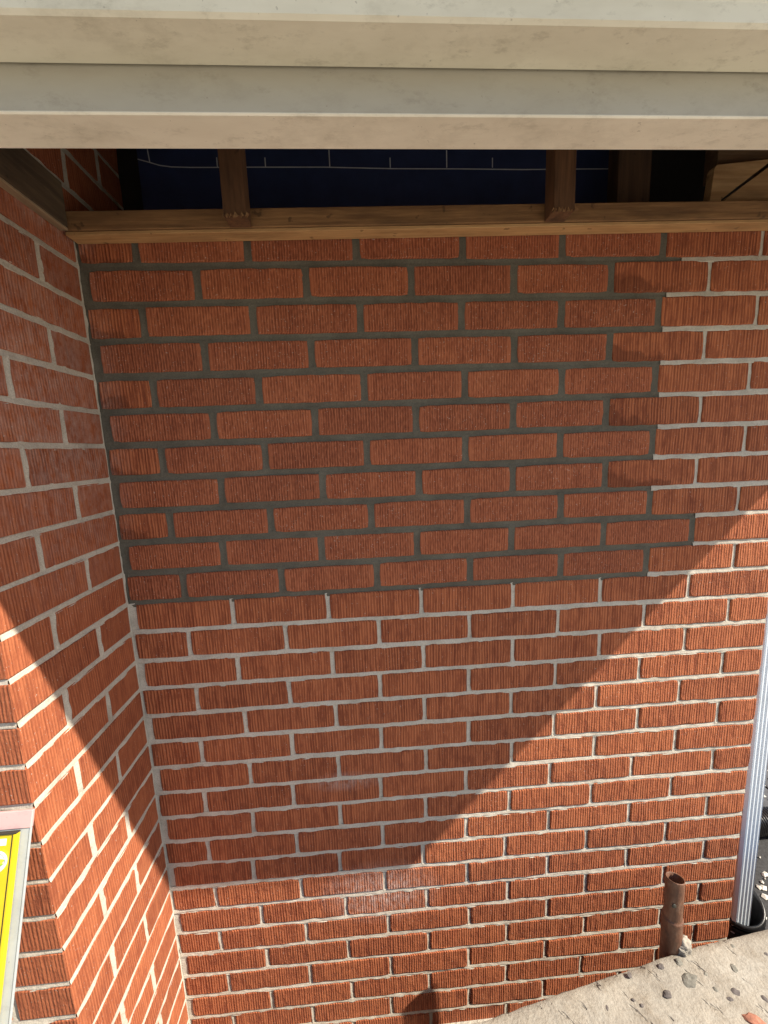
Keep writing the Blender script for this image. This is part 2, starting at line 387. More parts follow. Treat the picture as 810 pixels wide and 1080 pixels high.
# ------------------------------------------------------------------ the house wall
OFF = {-10: {0: -4, 2: -5, 4: -6, 6: -5, 8: -12, 12: -7}, -9: {1: -1, 3: -2, 5: -4, 7: -5, 9: -12, 11: -10}, -8: {0: -6, 2: -5, 4: -4, 6: -8, 8: -9, 10: -11, 12: -3}, -7: {1: -1, 3: 0, 5: 0, 7: -2, 9: -8, 11: -8}, -6: {0: -3, 2: -6, 4: -2, 6: -2, 8: -4, 10: -8, 12: -4}, -5: {1: 2, 3: -2, 5: -1, 7: -3, 9: -8, 11: -5}, -4: {0: -3, 2: -4, 4: -2, 6: -1, 8: -3, 10: -5, 12: 0}, -3: {1: 5, 3: 6, 5: 2, 7: -2, 9: -4, 11: -2}, -2: {0: -3, 2: -4, 4: 1, 6: 2, 8: 3, 10: -2, 12: -1}, -1: {1: -5, 3: -5, 5: -5, 7: -3, 9: -1, 11: -1}, 0: {0: 9, 2: 9, 4: 8, 6: 8, 8: 7, 10: 0, 12: 3}, 1: {1: 2, 9: 0, 11: 3}, 2: {0: 6, 2: 8, 10: 4, 12: 3}, 3: {1: 1, 9: 4, 11: 5}, 4: {0: 8, 2: 6, 10: 1, 12: 2}, 5: {1: 5, 9: 2, 11: 2}, 6: {0: 4, 2: 2, 10: 5, 12: 3}, 7: {1: 4, 9: 4, 11: 3}, 8: {0: -3, 2: -5, 10: -2, 12: 3}, 9: {1: -1, 9: 1, 11: 2}, 10: {0: -8, 2: -6, 10: 0, 12: 0}, 11: {1: -12, 9: -5, 11: -2}, 12: {0: -5, 2: -5, 10: 2, 12: 4}, 13: {1: -4, 9: -1, 11: 2}, 14: {0: -7, 2: -1, 10: 5, 12: 2}, 15: {1: -1, 9: 1, 11: 3}, 16: {0: 1}, 17: {1: 0}}
def head_x(c, n):
    d = OFF.get(c, {})
    if n in d: o = d[n]
    elif d:
        ks = sorted(d); lo = [k for k in ks if k < n]; hi = [k for k in ks if k > n]
        if lo and hi:
            a, b = lo[-1], hi[0]; o = d[a] + (d[b] - d[a]) * (n - a) / (b - a)
        else: o = d[(lo or hi)[-1 if lo else 0]]
        o += random.gauss(0, 1.2)
    else: o = random.gauss(0, 2)
    return n * W / 2 + o / 1000.0
wall = thing('brick_wall', (0.6, 0.05, 0), 'combed red brick house wall with an upper patch relaid in dark fresh mortar', 'wall')
bedx = {}
def bed_limit(j):                                  # how far right the fresh mortar of bed joint j reaches
    if j > 0 or j < -10: return None
    return {-1: head_x(-1, 11) + .006, -2: head_x(-1, 11) + .006, -10: 1.075, 0: head_x(0, 10) + .006}.get(j, 5 * W + 0.004 + random.gauss(0, .003))
old_g, new_g = [], []
heads_by_course = {}
def prof_bed(t, fresh):
    # t from -1 (top edge) to 1 (bottom edge): depth behind the brick face
    if fresh: return 0.0034 - 0.0022 * t * t
    return 0.0009 + 0.0005 * (1 - t * t) - 0.0008 * t
def prof_head(t, fresh):
    # t from -1 (left edge) to 1 (right edge)
    if fresh: return 0.0034 - 0.0022 * t * t
    return 0.0023 + 0.0011 * t + 0.0004 * (1 - t * t)
def bed_strip(x0, x1, z, half, fresh, seed):
    n = max(2, int((x1 - x0) / 0.006)); g = []
    for k in range(9):
        t = -1.35 + 2.7 * k / 8; row = []
        for i in range(n + 1):
            x = x0 + (x1 - x0) * i / n
            tt = max(-1, min(1, t))
            zz = z - t * half + nz(x, seed, 0, 40) * 0.0008
            yy = prof_bed(tt, fresh) + nz(x, seed, zz, 70) * (0.0005 if fresh else 0.0009) + nz(x, seed + 5, zz, 16) * 0.0006
            if abs(t) > 1: yy += 0.0015 if fresh else 0.0011 + nz(x, seed + 9, t, 45) * 0.0022
            row.append((x, yy, zz + ZG))
        g.append(row)
    return g
def head_strip(x, z0, z1, half, fresh, seed):
    g = []
    lean = random.gauss(0, 0.0008)
    for k in range(8):
        t = -1.35 + 2.7 * k / 7; col_ = []
        for i in range(9):
            z = z0 + (z1 - z0) * i / 8; tt = max(-1, min(1, t))
            xx = x + t * half + nz(seed, z, 1, 45) * 0.0009 + lean * (i / 4 - 1)
            yy = prof_head(tt, fresh) + nz(xx, seed, z, 80) * (0.0004 if fresh else 0.0009)
            if abs(t) > 1: yy += 0.0015 if fresh else 0.0009 + nz(z, seed + 9, t, 45) * 0.0022
            col_.append((xx, yy + 0.0003, z + ZG))
        g.append(col_)
    return g
def put_brick(mesh, name, L, nomL, loc, parent, rz=0.0):
    o = bpy.data.objects.new('brick', mesh); col.objects.link(o)
    o.scale = (L / nomL, 1, random.uniform(0.985, 1.012)); o.location = loc
    o.rotation_euler = (random.gauss(0, .004), random.gauss(0, .0025), rz + random.gauss(0, .003))
    sub(o, parent); return o
pick = random.choice
for c in range(-10, 20):
    z = -(c - 0.5) * S
    ns = list(range(1 if c % 2 else 0, 13, 2))
    if c % 2: ns = [n for n in ns if n <= 11]
    xs_ = [(n, head_x(c, n)) for n in ns]
    heads_by_course[c] = xs_
    repaired = c <= 0
    def is_dark(n): return repaired and (n <= (10 if c % 2 == 0 else 9) or (c == -1 and n <= 11)) and not (c == -10 and n > 10)
    edges = []
    left = (XC + 0.0150 if repaired else XC + 0.0130) if c % 2 else XC + 0.0030
    prev = left
    for n, x in xs_:
        hw = 0.0066 if is_dark(n) else 0.0044
        edges.append((prev, x - hw, n)); prev = x + hw
        (new_g if is_dark(n) else old_g).append(head_strip(x, z - S / 2 + .002, z + S / 2 - .002, hw, is_dark(n), c * 17.3 + n * 3.7))
    edges.append((prev, XR, ns[-1] + 2))
    # joint against the pier
    cw = 0.0075 if c % 2 else 0.0018
    (new_g if repaired else old_g).append(head_strip(XC + cw, z - S / 2 + .001, z + S / 2 - .001, cw + 0.002, repaired, c * 9.1))
    for a, b, n in edges:
        L = b - a; half = L < 0.14
        fresh = repaired and n <= (10 if c % 2 == 0 else 9) and not (half and n == 0 and c != 0)
        inrep = repaired and n <= (10 if c % 2 == 0 else 11)
        if c == -1 and n == 11: fresh = True
        if half: me, nom = (pick(V_rhalf), .097) if (fresh and inrep) else ((pick(V_nhalf), .097) if inrep else (pick(V_half), .097))
        elif fresh: me, nom = pick(V_new), .194
        elif inrep: me, nom = pick(V_damp), .198
        else: me, nom = pick(V_old), .198
        put_brick(me, 'brick', L, nom, ((a + b) / 2, random.gauss(0, 0.0005), z + ZG + random.gauss(0, 0.0006)), wall)
for j in range(-10, 20):
    lim = bed_limit(j); z = -j * S
    if lim is None: old_g.append(bed_strip(XC - .002, XR - .001, z, 0.0049, False, j * 5.3))
    else:
        new_g.append(bed_strip(XC - .002, lim, z, 0.0068, True, j * 5.3)); old_g.append(bed_strip(lim - 0.001, XR - .001, z, 0.0050, False, j * 5.3 + 2))
tag(grid_mesh('mortar', old_g, M['mortar'], wall), 'old pale mortar')
tag(grid_mesh('mortar', new_g, M['mortar_new'], wall), 'fresh dark grey mortar')
# solid masonry behind the facing, and the rest of the house it belongs to
bm = bmesh.new(); bm_box(bm, (XC - 0.3, 0.0075, 0), (XR - 0.004, 0.10, ZG + 0.728)); core = from_bm('wall_core', bm, M['mortar'], wall)
bm = bmesh.new(); bm_box(bm, (-3.899, 0.0, 0), (XC - 0.301, 0.10, ZG + 0.728)); from_bm('wall_beyond_pier', bm, M['brickwork'], wall)
bm = bmesh.new(); bm_box(bm, (XR - 0.10, 0.1005, 0), (XR - 0.001, 4.9, ZG + 0.728)); ret = from_bm('side_wall', bm, M['brickwork'], wall)
bm = bmesh.new(); bm_box(bm, (-4.0, 4.8, 0), (XR - 0.101, 4.9, ZG + 0.728)); from_bm('rear_wall', bm, M['brickwork'], wall)
bm = bmesh.new(); bm_box(bm, (-4.0, 0.0, 0), (-3.9, 4.799, ZG + 0.728)); from_bm('far_side_wall', bm, M['brickwork'], wall)

# ------------------------------------------------------------------ the projecting pier
pier = thing('brick_pier', (-0.42, -0.1, 0), 'projecting red brick pier with pale mortar standing out from the house wall', 'pier')
PW = 0.62; XL = XC - PW
pg = []
D1, D2 = 0.1045, 0.2005                            # head joints on the side face, measured out from the house wall
def side_bed(y0, y1, z, seed):
    n = max(2, int((y1 - y0) / .008)); g = []
    for k in range(9):
        t = -1.35 + 2.7 * k / 8; row = []
        for i in range(n + 1):
            y = y0 + (y1 - y0) * i / n; tt = max(-1, min(1, t)); zz = z - t * .0050 + nz(y, seed, 3, 40) * .0009
            dpt = prof_bed(tt, False) * 0.8 + nz(y, seed, zz, 70) * .0009 + ((0.0008 + nz(y, seed + 9, t, 45) * 0.0030) if abs(t) > 1 else 0)
            row.append((XC - dpt, y, zz + ZG))
        g.append(row)
    return g
def side_head(y, z0, z1, half, seed):
    g = []
    for k in range(8):
        t = -1.35 + 2.7 * k / 7; c_ = []
        for i in range(9):
            z = z0 + (z1 - z0) * i / 8; tt = max(-1, min(1, t))
            c_.append((XC - prof_bed(tt, False) - nz(y, seed, z, 80) * .0008 - ((0.0008 + nz(z, seed + 9, t, 45) * 0.0028) if abs(t) > 1 else 0), y + t * half + nz(seed, z, 4, 45) * .0009, z + ZG))
        g.append(c_)
    return g
def front_bed(x0, x1, z, seed):
    g = bed_strip(x0, x1, z, 0.0049, False, seed); return [[(x, y + YP, zz) for x, y, zz in row] for row in g]
PTOP = -24
for c in range(PTOP, 20):
    z = -(c - 0.5) * S
    def pb(x0, x1, y0, y1, rz=0):
        o = bpy.data.objects.new('brick', pick(V_box)); col.objects.link(o)
        o.location = ((x0 + x1) / 2 + random.gauss(0, .0006), (y0 + y1) / 2 + random.gauss(0, .0006), z + ZG + random.gauss(0, .0006))
        if rz: o.rotation_euler = (0, random.gauss(0, .003), rz + random.gauss(0, .002)); o.scale = ((y1 - y0) / .190, (x1 - x0) / .090, random.uniform(.985, 1.01))
        else: o.rotation_euler = (0, random.gauss(0, .003), random.gauss(0, .002)); o.scale = ((x1 - x0) / .190, (y1 - y0) / .090, random.uniform(.985, 1.01))
        sub(o, pier)
    j1 = D1 + random.gauss(0, .0015); j2 = D2 + random.gauss(0, .0015)
    above = c <= -11                               # above the house wall the side face runs on into the roof space
    if c % 2:
        pb(XC - .090, XC, YP, -j1 - .005, math.pi / 2)
        if above:
            pb(XC - .090, XC, -j1 + .005, -j1 + .203, math.pi / 2); pb(XC - .090, XC, -j1 + .213, .199, math.pi / 2); pg.append(side_head(-j1 + .208, z - S / 2 + .002, z + S / 2 - .002, .005, c * 3.1 + 7))
        else: pb(XC - .090, XC, -j1 + .005, -.004, math.pi / 2)
        pg.append(side_head(-j1, z - S / 2 + .002, z + S / 2 - .002, .0052, c * 3.1))
        fx = [XC - .090, XC - .30, XC - .509, XL]
    else:
        pb(XC - .190, XC, YP, -j2 - .005)
        if above:
            pb(XC - .090, XC, -j2 + .005, -.004, math.pi / 2); pb(XC - .090, XC, .006, .20, math.pi / 2); pg.append(side_head(.001, z - S / 2 + .002, z + S / 2 - .002, .005, c * 3.1 + 9))
        else: pb(XC - .090, XC, -j2 + .005, -.004, math.pi / 2)
        pg.append(side_head(-j2, z - S / 2 + .002, z + S / 2 - .002, .0052, c * 3.1))
        fx = [XC - .190, XC - .40, XL]
    for a, b in zip(fx, fx[1:]):
        if True:
            pb(b + .000, a - .010, YP, YP + .09)
            pg.append([[(x, y + YP, zz) for x, y, zz in r] for r in head_strip(a - .005, z - S / 2 + .002, z + S / 2 - .002, .005, False, c * 2.3)])
    if not above: pg.append(side_head(-.0035, z - S / 2, z + S / 2, .0035, c * 4.4))
for j in range(PTOP, 20):
    z = -j * S
    pg.append(side_bed(YP + .0022, .20 if j <= -11 else 0.001, z, j * 3.3)); pg.append(front_bed(XL, XC - .0022, z, j * 6.1))
tag(grid_mesh('mortar', pg, M['mortar'], pier), 'pale mortar')
bm = bmesh.new(); bm_box(bm, (XL, YP + .006, 0), (XC - .006, -.0005, ZG + 0.733)); bm_box(bm, (XL, YP + .006, ZG + .7335), (XC - .006, .185, ZG - PTOP * S + S)); from_bm('pier_core', bm, M['mortar'], pier)

# ------------------------------------------------------------------ eave: fascia, gutter, roof
def sweep(name, prof, mat, parent, x0=-4.6, y1=5.2, close=True, solid=0.0):
    V, F = [], []; n = len(prof)
    st = []
    for k in range(41): st.append(lambda D, k=k: (x0 + (XR + D - x0) * k / 40, -D))
    for k in range(1, 21): st.append(lambda D, k=k: (XR + D, -D + (y1 + D) * k / 20))
    for f in st:
        for D, z in prof:
            x, y = f(D); V.append((x, y, z + ZG))
    m = n if close else n - 1
    for i in range(len(st) - 1):
        for j in range(m): F.append((i * n + j, i * n + (j + 1) % n, (i + 1) * n + (j + 1) % n, (i + 1) * n + j))
    if close: F.append(tuple(range(n))[::-1]); F.append(tuple((len(st) - 1) * n + q for q in range(n)))
    bm = bmesh.new(); vv = [bm.verts.new(v) for v in V]
    for f in F: bm.faces.new([vv[q] for q in f])
    o = from_bm(name, bm, mat, parent)
    if solid:
        md = o.modifiers.new('thickness', 'SOLIDIFY'); md.thickness = solid; md.offset = 0
    return o
Z1, Z2 = 0.6475, 0.6885
fascia = thing('fascia_board', (0.6, -0.35, ZG + Z1), 'cream metal-wrapped fascia board running along the open eave above the wall', 'fascia')
sweep('face_cover', [(0.3300, Z1 + .0035), (0.3695, Z1 + .0035), (0.3720, Z1 + .0025), (0.3720, 0.790), (0.3300, 0.790)], M['fascia'], fascia)
tag(sweep('bottom_lip', [(0.3255, Z1 + .012), (0.3255, Z1 + .001), (0.3265, Z1), (0.3712, Z1), (0.3726, Z1 + .0012), (0.3724, Z1 + .0022), (0.3695, Z1 + .0032), (0.3295, Z1 + .0032), (0.3295, Z1 + .012)], M['cream'], fascia), 'cleaner cream bottom lip of the fascia')
gutter = thing('roof_gutter', (0.6, -0.43, ZG + Z2), 'cream box-bottomed metal rain gutter fixed to the face of the fascia', 'gutter')
gp = [(0.3745, Z2 + .095), (0.3740, Z2 + .002), (0.376, Z2), (0.418, Z2), (0.421, Z2 + .002), (0.4215, Z2 + .017), (0.424, Z2 + .024), (0.432, Z2 + .032), (0.448, Z2 + .040), (0.464, Z2 + .050), (0.474, Z2 + .062), (0.478, Z2 + .076), (0.499, Z2 + .082), (0.499, Z2 + .0895), (0.488, Z2 + .0895)]
sweep('trough', gp, M['cream2'], gutter, close=False, solid=0.0014)
roof = thing('hip_roof', (0, 2, ZG + 0.79), 'low dark shingled hip roof overhanging the brick wall', 'roof')
E0 = 0.400; ZE = 0.7925; SL = 0.42
def roof_sheet(name, dz, th, mat, e):
    x0, x1, y0, y1 = -4.0 - e, XR + e, -e, 4.9 + e
    ze = ZE + dz - (e - E0) * SL; hy = (y1 - y0) / 2; zr = ze + hy * SL; ym = (y0 + y1) / 2
    bm = bmesh.new(); P = []
    for o in (0, th):
        P.append([bm.verts.new(p) for p in ((x0, y0, ze + o + ZG), (x1, y0, ze + o + ZG), (x1, y1, ze + o + ZG), (x0, y1, ze + o + ZG), (x0 + hy, ym, zr + o + ZG), (x1 - hy, ym, zr + o + ZG))])
    for q, flip in ((P[0], 1), (P[1], 0)):
        for idx in ((0, 1, 5, 4), (1, 2, 5), (2, 3, 4, 5), (3, 0, 4)): bm.faces.new([q[i] for i in idx])
    for a, b in ((0, 1), (1, 2), (2, 3), (3, 0)): bm.faces.new((P[0][a], P[0][b], P[1][b], P[1][a]))
    return from_bm(name, bm, mat, roof)
roof_sheet('deck', 0.0, 0.012, M['deck'], E0)
roof_sheet('shingle_layer', 0.014, 0.010, M['roof'], E0 + 0.02)

# ------------------------------------------------------------------ timber in the open eave
def board(name, lo, hi, mat, label, cat, group=None, rot=None, bevel=0.0018):
    o = box(name, lo, hi, mat, None, bevel); tag(o, label, cat, group)
    if rot: o.rotation_euler = rot
    # slightly rough sawn edges
    return o
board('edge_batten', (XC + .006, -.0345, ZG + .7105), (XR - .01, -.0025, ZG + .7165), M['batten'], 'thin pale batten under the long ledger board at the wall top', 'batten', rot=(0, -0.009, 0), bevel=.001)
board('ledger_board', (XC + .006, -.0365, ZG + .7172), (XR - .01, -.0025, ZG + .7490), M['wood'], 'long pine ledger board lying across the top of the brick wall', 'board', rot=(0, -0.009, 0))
board('side_batten', (XC + .0015, YP + .002, ZG + .7085), (XC + .0155, -.040, ZG + .7130), M['batten_y'], 'thin pale batten under the dark board on the pier side', 'batten', bevel=.001)
board('side_board', (XC + .0015, YP + .002, ZG + .7135), (XC + .0165, -.040, ZG + .785), M['wood_y'], 'dark thin board fixed along the top of the pier side', 'board')
def upright(x0, x1, zb, label):
    u = thing('eave_upright', ((x0 + x1) / 2, -.057, ZG + zb), label, 'timber', 'uprights in the open eave')
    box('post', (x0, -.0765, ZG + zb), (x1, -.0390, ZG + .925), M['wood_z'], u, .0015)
    rn = random.Random(int(x0 * 1000)); bm = bmesh.new()      # torn splinters at the foot
    for k in range(16):
        x = rn.uniform(x0 - .004, x1 + .004); h = rn.uniform(.001, .0055) ** 1.0; w = rn.uniform(.0008, .003); y = -.0770 - rn.uniform(0, .002)
        v = [bm.verts.new((x - w, y, ZG + zb - .002 + rn.uniform(-.003, .003))), bm.verts.new((x + w, y, ZG + zb - .001 + rn.uniform(-.003, .003))), bm.verts.new((x + rn.uniform(-w, w), y - .002, ZG + zb + h)), bm.verts.new((x, y + .004, ZG + zb))]
        for f in ((0, 1, 2), (0, 2, 3), (1, 3, 2), (0, 3, 1)): bm.faces.new([v[i] for i in f])
    from_bm('splinters', bm, M['wood'], u)
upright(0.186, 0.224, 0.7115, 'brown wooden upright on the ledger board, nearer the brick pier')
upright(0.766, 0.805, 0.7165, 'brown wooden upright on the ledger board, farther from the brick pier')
# navy membrane, and an added black sheet for the darkness of the roof space
navy = thing('roof_membrane', (0.45, .16, ZG + .74), 'dark navy membrane sheet with pale printed lines behind the open eave', 'membrane')
YN = 0.160
g = []
for i in range(13):
    z = ZG + 0.745 + 0.245 * i / 12; g.append([(-.053 + 1.07 * k / 60, YN + nz(k * .07, z, 2, 3.0) * .004, z) for k in range(61)])
sh = grid_mesh('sheet', [g], M['navy'], navy)
def ribbon(pts, w):
    bm = bmesh.new(); prev = None
    for x, z in pts:
        y = YN - .0050
        a = bm.verts.new((x, y, z + ZG - w / 2)); b = bm.verts.new((x, y, z + ZG + w / 2))
        if prev: bm.faces.new((prev[0], a, b, prev[1]))
        prev = (a, b)
    sub(from_bm('printed_line', bm, M['print']), sh)
line = [(-.050, .946), (-.030, .941), (-.005, .934), (.020, .931), (.060, .930), (.10, .9300), (.20, .9305), (.35, .9305), (.50, .9275), (.65, .9270), (.80, .9255), (.92, .9265), (1.010, .9270)]
ribbon(line, .0020)
def tick(x, z0, z1, lean=0.0):
    bm = bmesh.new(); y = YN - .0050; w = .0011
    v = [bm.verts.new(p) for p in ((x - w, y, z0 + ZG), (x + w, y, z0 + ZG), (x + w + lean, y, z1 + ZG), (x - w + lean, y, z1 + ZG))]
    bm.faces.new(v); sub(from_bm('printed_tick', bm, M['print']), sh)
for x, h, l in ((-.025, .024, -.002), (.118, .020, 0), (.222, .020, 0), (.363, .035, 0), (.498, .020, 0), (.626, .035, 0), (.731, .020, 0), (.885, .04, .003)):
    zb = .9405 if x < 0 else .9295
    tick(x, zb, zb + h, l)
bp = thing('building_paper', (1.14, .19, ZG + .74), 'black building paper closing the roof space beside the navy membrane', 'paper')
grid_mesh('sheet', [[[(-.11 + 1.6 * k / 40, .190 + nz(k * .1, 1, i * .2, 2.0) * .006, ZG + .742 + .25 * i / 8) for k in range(41)] for i in range(9)]], M['black_paper'], bp)
board('rafter_board', (0.968, .060, ZG + .745), (1.040, .098, ZG + .972), M['deck_z'], 'dark brown plank standing at the right edge of the navy membrane', 'board')
YB = .028
extrude_poly('cut_board', [(XA, YB, ZG + z_) for XA, z_ in ((1.142, .752), (1.148, .8000), (1.1513, .8485), (1.156, .8555), (1.268, .8660), (1.268, .8595), (1.171, .7920), (1.168, .752))], (0, .018, 0), M['ply'], None, .0006)
tag(bpy.data.objects['cut_board'], 'pale board end above the diagonal gap at the end of the eave', 'board')
extrude_poly('brace_board', [(XA, YB + .001, ZG + z_) for XA, z_ in ((1.178, .752), (1.345, .752), (1.345, .9050), (1.262, .8470), (1.180, .7920))], (0, .02, 0), M['ply'], None, .0006)
tag(bpy.data.objects['brace_board'], 'pale triangular board below the diagonal gap at the end of the eave', 'board')
board('eave_rail', (1.176, .05, ZG + .848), (1.345, .085, ZG + .93), M['deck'], 'dark rail behind the pale board ends at the end of the eave', 'board')

# ------------------------------------------------------------------ ground
gs = 300.0
me = bpy.data.meshes.new('ground'); me.from_pydata([(-gs, -gs, 0), (gs, -gs, 0), (gs, gs, 0), (-gs, gs, 0)], [], [(0, 1, 2, 3)])
tag(link('ground', me, M['ground']), 'dry pale bare ground round the house', None, None, 'structure')
me = bpy.data.meshes.new('path'); me.from_pydata([(1.36, .02, .004), (5.2, .02, .004), (5.2, 6.0, .004), (1.36, 6.0, .004)], [], [(0, 1, 2, 3)])
path = tag(link('path', me, M['asphalt']), 'dark gritty path beside the house', None, None, 'structure')
rn = random.Random(5)
pv = []
for v in range(3):
    bm = bmesh.new(); bm_box(bm, (-.147, -.147, 0), (.147, .147, .035), .006, 2)
    for q in bm.verts: q.co += Vector((rn.gauss(0, .001), rn.gauss(0, .001), rn.gauss(0, .0015)))
    m_ = bpy.data.meshes.new('paver'); bmesh.ops.recalc_face_normals(bm, faces=bm.faces[:]); bm.to_mesh(m_); bm.free(); m_.materials.append(M['paver']); pv.append(m_)
for i in range(9):
    for j in range(9):
        x, y = 1.95 + .30 * i + (j % 2) * .15, .62 + .30 * j
        o = bpy.data.objects.new('paver', pv[(i + j) % 3]); col.objects.link(o); o.location = (x, y, .004); o.rotation_euler = (rn.gauss(0, .01), rn.gauss(0, .01), rn.gauss(0, .01)); sub(o, path)
V, F = [], []
for k in range(420):                                # pale chips scattered on the grit
    x, y = rn.uniform(1.5, 2.4), rn.uniform(.12, .95); a = rn.uniform(0, 6.3); r = rn.uniform(.004, .016); zb = .005 if not (x > 1.80 and y > .47) else .041
    o = len(V); m_ = 5
    for q in range(m_): V.append((x + r * rn.uniform(.6, 1) * math.cos(a + q * 1.257), y + r * .7 * math.sin(a + q * 1.257), zb + rn.uniform(0, .004)))
    V.append((x, y, zb + .008)); F += [(o + q, o + (q + 1) % m_, o + m_) for q in range(m_)]
me = bpy.data.meshes.new('stone_chips'); me.from_pydata(V, [], F); tag(link('stone_chips', me, M['flake']), 'pale stone chips scattered over the dark grit by the downspout', 'gravel', None, 'stuff')

# ------------------------------------------------------------------ concrete slab
ZS = ZG - 0.75
def slab_edge(x):                                  # the broken rear edge, running at a slant to the wall
    return -0.273 + (x - 0.544) * 0.150 - max(0, x - 1.03) * .055 + nz(x, 3, 0, 9) * .0016 + nz(x, 7, 0, 40) * .0012
slab = thing('concrete_slab', (1.2, -.6, 0), 'weathered pale concrete slab set with pebbles in front of the wall', 'slab')
g = []; X0, X1 = 0.16, 2.5; NX, NY = 230, 90
for i in range(NX + 1):
    x = X0 + (X1 - X0) * i / NX; ye = slab_edge(x); row = [(x, ye + .004, .0)]
    row.append((x, ye + .003, ZS - .10)); row.append((x, ye + .003 + nz(x, 1, 1, 30) * .003, ZS - .03)); row.append((x, ye + .001 + nz(x, 1, 4, 30) * .003, ZS - .010))
    for j in range(NY + 1):
        f = (j / NY) ** 1.7; y = ye - f * (1.35 + ye * 0)
        dz = nz(x, y, 0, 5) * .004 + nz(x, y, 5, 19) * .0022 + nz(x, y, 9, 55) * .0013 + noise.noise(Vector((x * 130, y * 130, 2))) * .0005
        rd = math.exp(-(ye - y) / .010) * .007
        row.append((x, y, ZS + dz - rd))
    row.append((x, row[-1][1] - .002, 0.0)); g.append(row)
grid_mesh('slab_body', [g], M['concrete'], slab)
bm = bmesh.new()
for x in (X0, X1):
    ye = slab_edge(x); bm.faces.new([bm.verts.new(p) for p in ((x, ye + .003, 0), (x, ye, ZS - .012), (x, ye - 1.35, ZS - .012), (x, ye - 1.352, 0))])
from_bm('slab_end', bm, M['concrete'], slab)
# pebbles lodged in the concrete: (x, y, radius, stretch, turn, material)
def unpix(px, py, z):
    d = right * ((px - 405) / 417.36) + fwd + up * ((540 - py) / 417.36); t = (z - cam.matrix_world[2][3]) / d.z
    return Vector((cam.matrix_world[0][3] + d.x * t, cam.matrix_world[1][3] + d.y * t, z))
def pebble_mesh(seed, mat):
    r_ = random.Random(seed); bm = bmesh.new(); bmesh.ops.create_icosphere(bm, subdivisions=2, radius=1)
    for v in bm.verts:
        n_ = noise.noise(v.co * 1.6 + Vector((seed, 0, 0))) * .35 + noise.noise(v.co * 4 + Vector((seed, 5, 0))) * .12; v.co *= 1 + n_; v.co.z *= .55
    m_ = bpy.data.meshes.new('pebble'); bm.to_mesh(m_); bm.free(); m_.materials.append(mat); return m_
PM = {k: [pebble_mesh(s * 3.7 + 1, M[k]) for s in range(3)] for k in ('stone', 'stone_dark', 'stone_red')}
for px, py, r, st, turn, mt in ((726, 1034, .0130, 1.7, 20, 'stone'), (716, 1014, .0075, 1.2, 50, 'stone'), (704, 1048, .0075, 1.5, 30, 'stone_dark'), (697, 1019, .0060, 1.3, 10, 'stone_dark'), (775, 1046, .0090, 1.4, 0, 'stone_dark'),
        (774, 1021, .0085, 1.2, 60, 'stone'), (805, 1052, .0090, 1.2, 100, 'stone_dark'), (797, 1077, .0150, 1.6, -20, 'stone_red'), (745, 1027, .0045, 1.3, 0, 'stone'), (664, 1028, .0050, 1.5, 40, 'stone_dark'), (773, 998, .0045, 1.4, 30, 'stone'),
        (677, 1060, .0035, 1.3, 40, 'stone_dark'), (668, 1054, .0030, 1.3, 0, 'stone_dark'), (640, 1062, .0035, 1.8, 70, 'stone_dark'), (808, 1006, .0045, 1.3, 10, 'stone_dark')):
    q = unpix(px, py, ZS); o = bpy.data.objects.new('pebble', random.choice(PM[mt])); col.objects.link(o)
    o.location = (q.x, q.y, ZS - .0010); o.scale = (r * st * .82, r * .82, r * .7); o.rotation_euler = (random.uniform(-.2, .2), random.uniform(-.2, .2), math.radians(turn)); sub(o, slab)
for k in range(60):
    x, y = random.uniform(.4, 2.2), random.uniform(-1.2, -.16)
    if y > slab_edge(x) - .03: continue
    o = bpy.data.objects.new('pebble', random.choice(PM[random.choice(('stone', 'stone_dark', 'stone'))])); col.objects.link(o)
    r = random.uniform(.0015, .004); o.location = (x, y, ZS + .000); o.scale = (r * random.uniform(1, 1.7), r, r); o.rotation_euler = (0, 0, random.uniform(0, 6.3)); sub(o, slab)

# ------------------------------------------------------------------ rusty pipe stub between slab and wall
PX, PY = 1.008, -0.188
pipe = thing('pipe_stub', (PX, PY, 0), 'short rusty brown open-topped pipe standing against the brick wall', 'pipe')
bm = bmesh.new(); PT = ZG - 0.587
lathe(bm, [(.0188, 0.0), (.0188, PT - .137), (.0195, PT - .134), (.0188, PT - .130), (.0188, PT - .104), (.0192, PT - .098), (.0188, PT - .095), (.0172, PT - .0945), (.0168, PT - .089), (.0168, PT - .003), (.0163, PT), (.0146, PT - .001), (.0144, PT - .30)], 40)
for v in bm.verts:
    if v.co.z > PT - .03: v.co.z -= (v.co.y) * .28 + (v.co.x) * .10     # cut a little out of square
    v.co.x += (v.co.z - PT) * -.02
    v.co.x += PX; v.co.y += PY
from_bm('tube', bm, M['rust'], pipe, True)
bm = bmesh.new(); lathe(bm, [(.0150, PT - .26), (.0001, PT - .26)], 24, (PX + .004, PY, 0)); from_bm('blocked_end', bm, M['dark'], pipe)
bm = bmesh.new(); bmesh.ops.create_uvsphere(bm, u_segments=16, v_segments=8, radius=1)
for v in bm.verts: v.co = Vector((PX - .0095 + v.co.x * .0050, PY - .0140 + v.co.y * .0022, PT - .050 + v.co.z * .0050))
from_bm('bolt_hole', bm, M['dark'], pipe, True)
bm = bmesh.new(); bmesh.ops.create_icosphere(bm, subdivisions=4, radius=1)
for v in bm.verts:
    n_ = noise.noise(v.co * 2.2) * .3 + noise.noise(v.co * 7) * .14; c_ = v.co * (1 + n_); v.co = Vector((PX + .019 + c_.x * .019, PY - .010 + c_.y * .014, ZS + .002 + c_.z * .022))
o = from_bm('mortar_lump', bm, M['concrete'], None, True); tag(o, 'pale lump of mortar stuck to the foot of the rusty pipe', 'mortar')

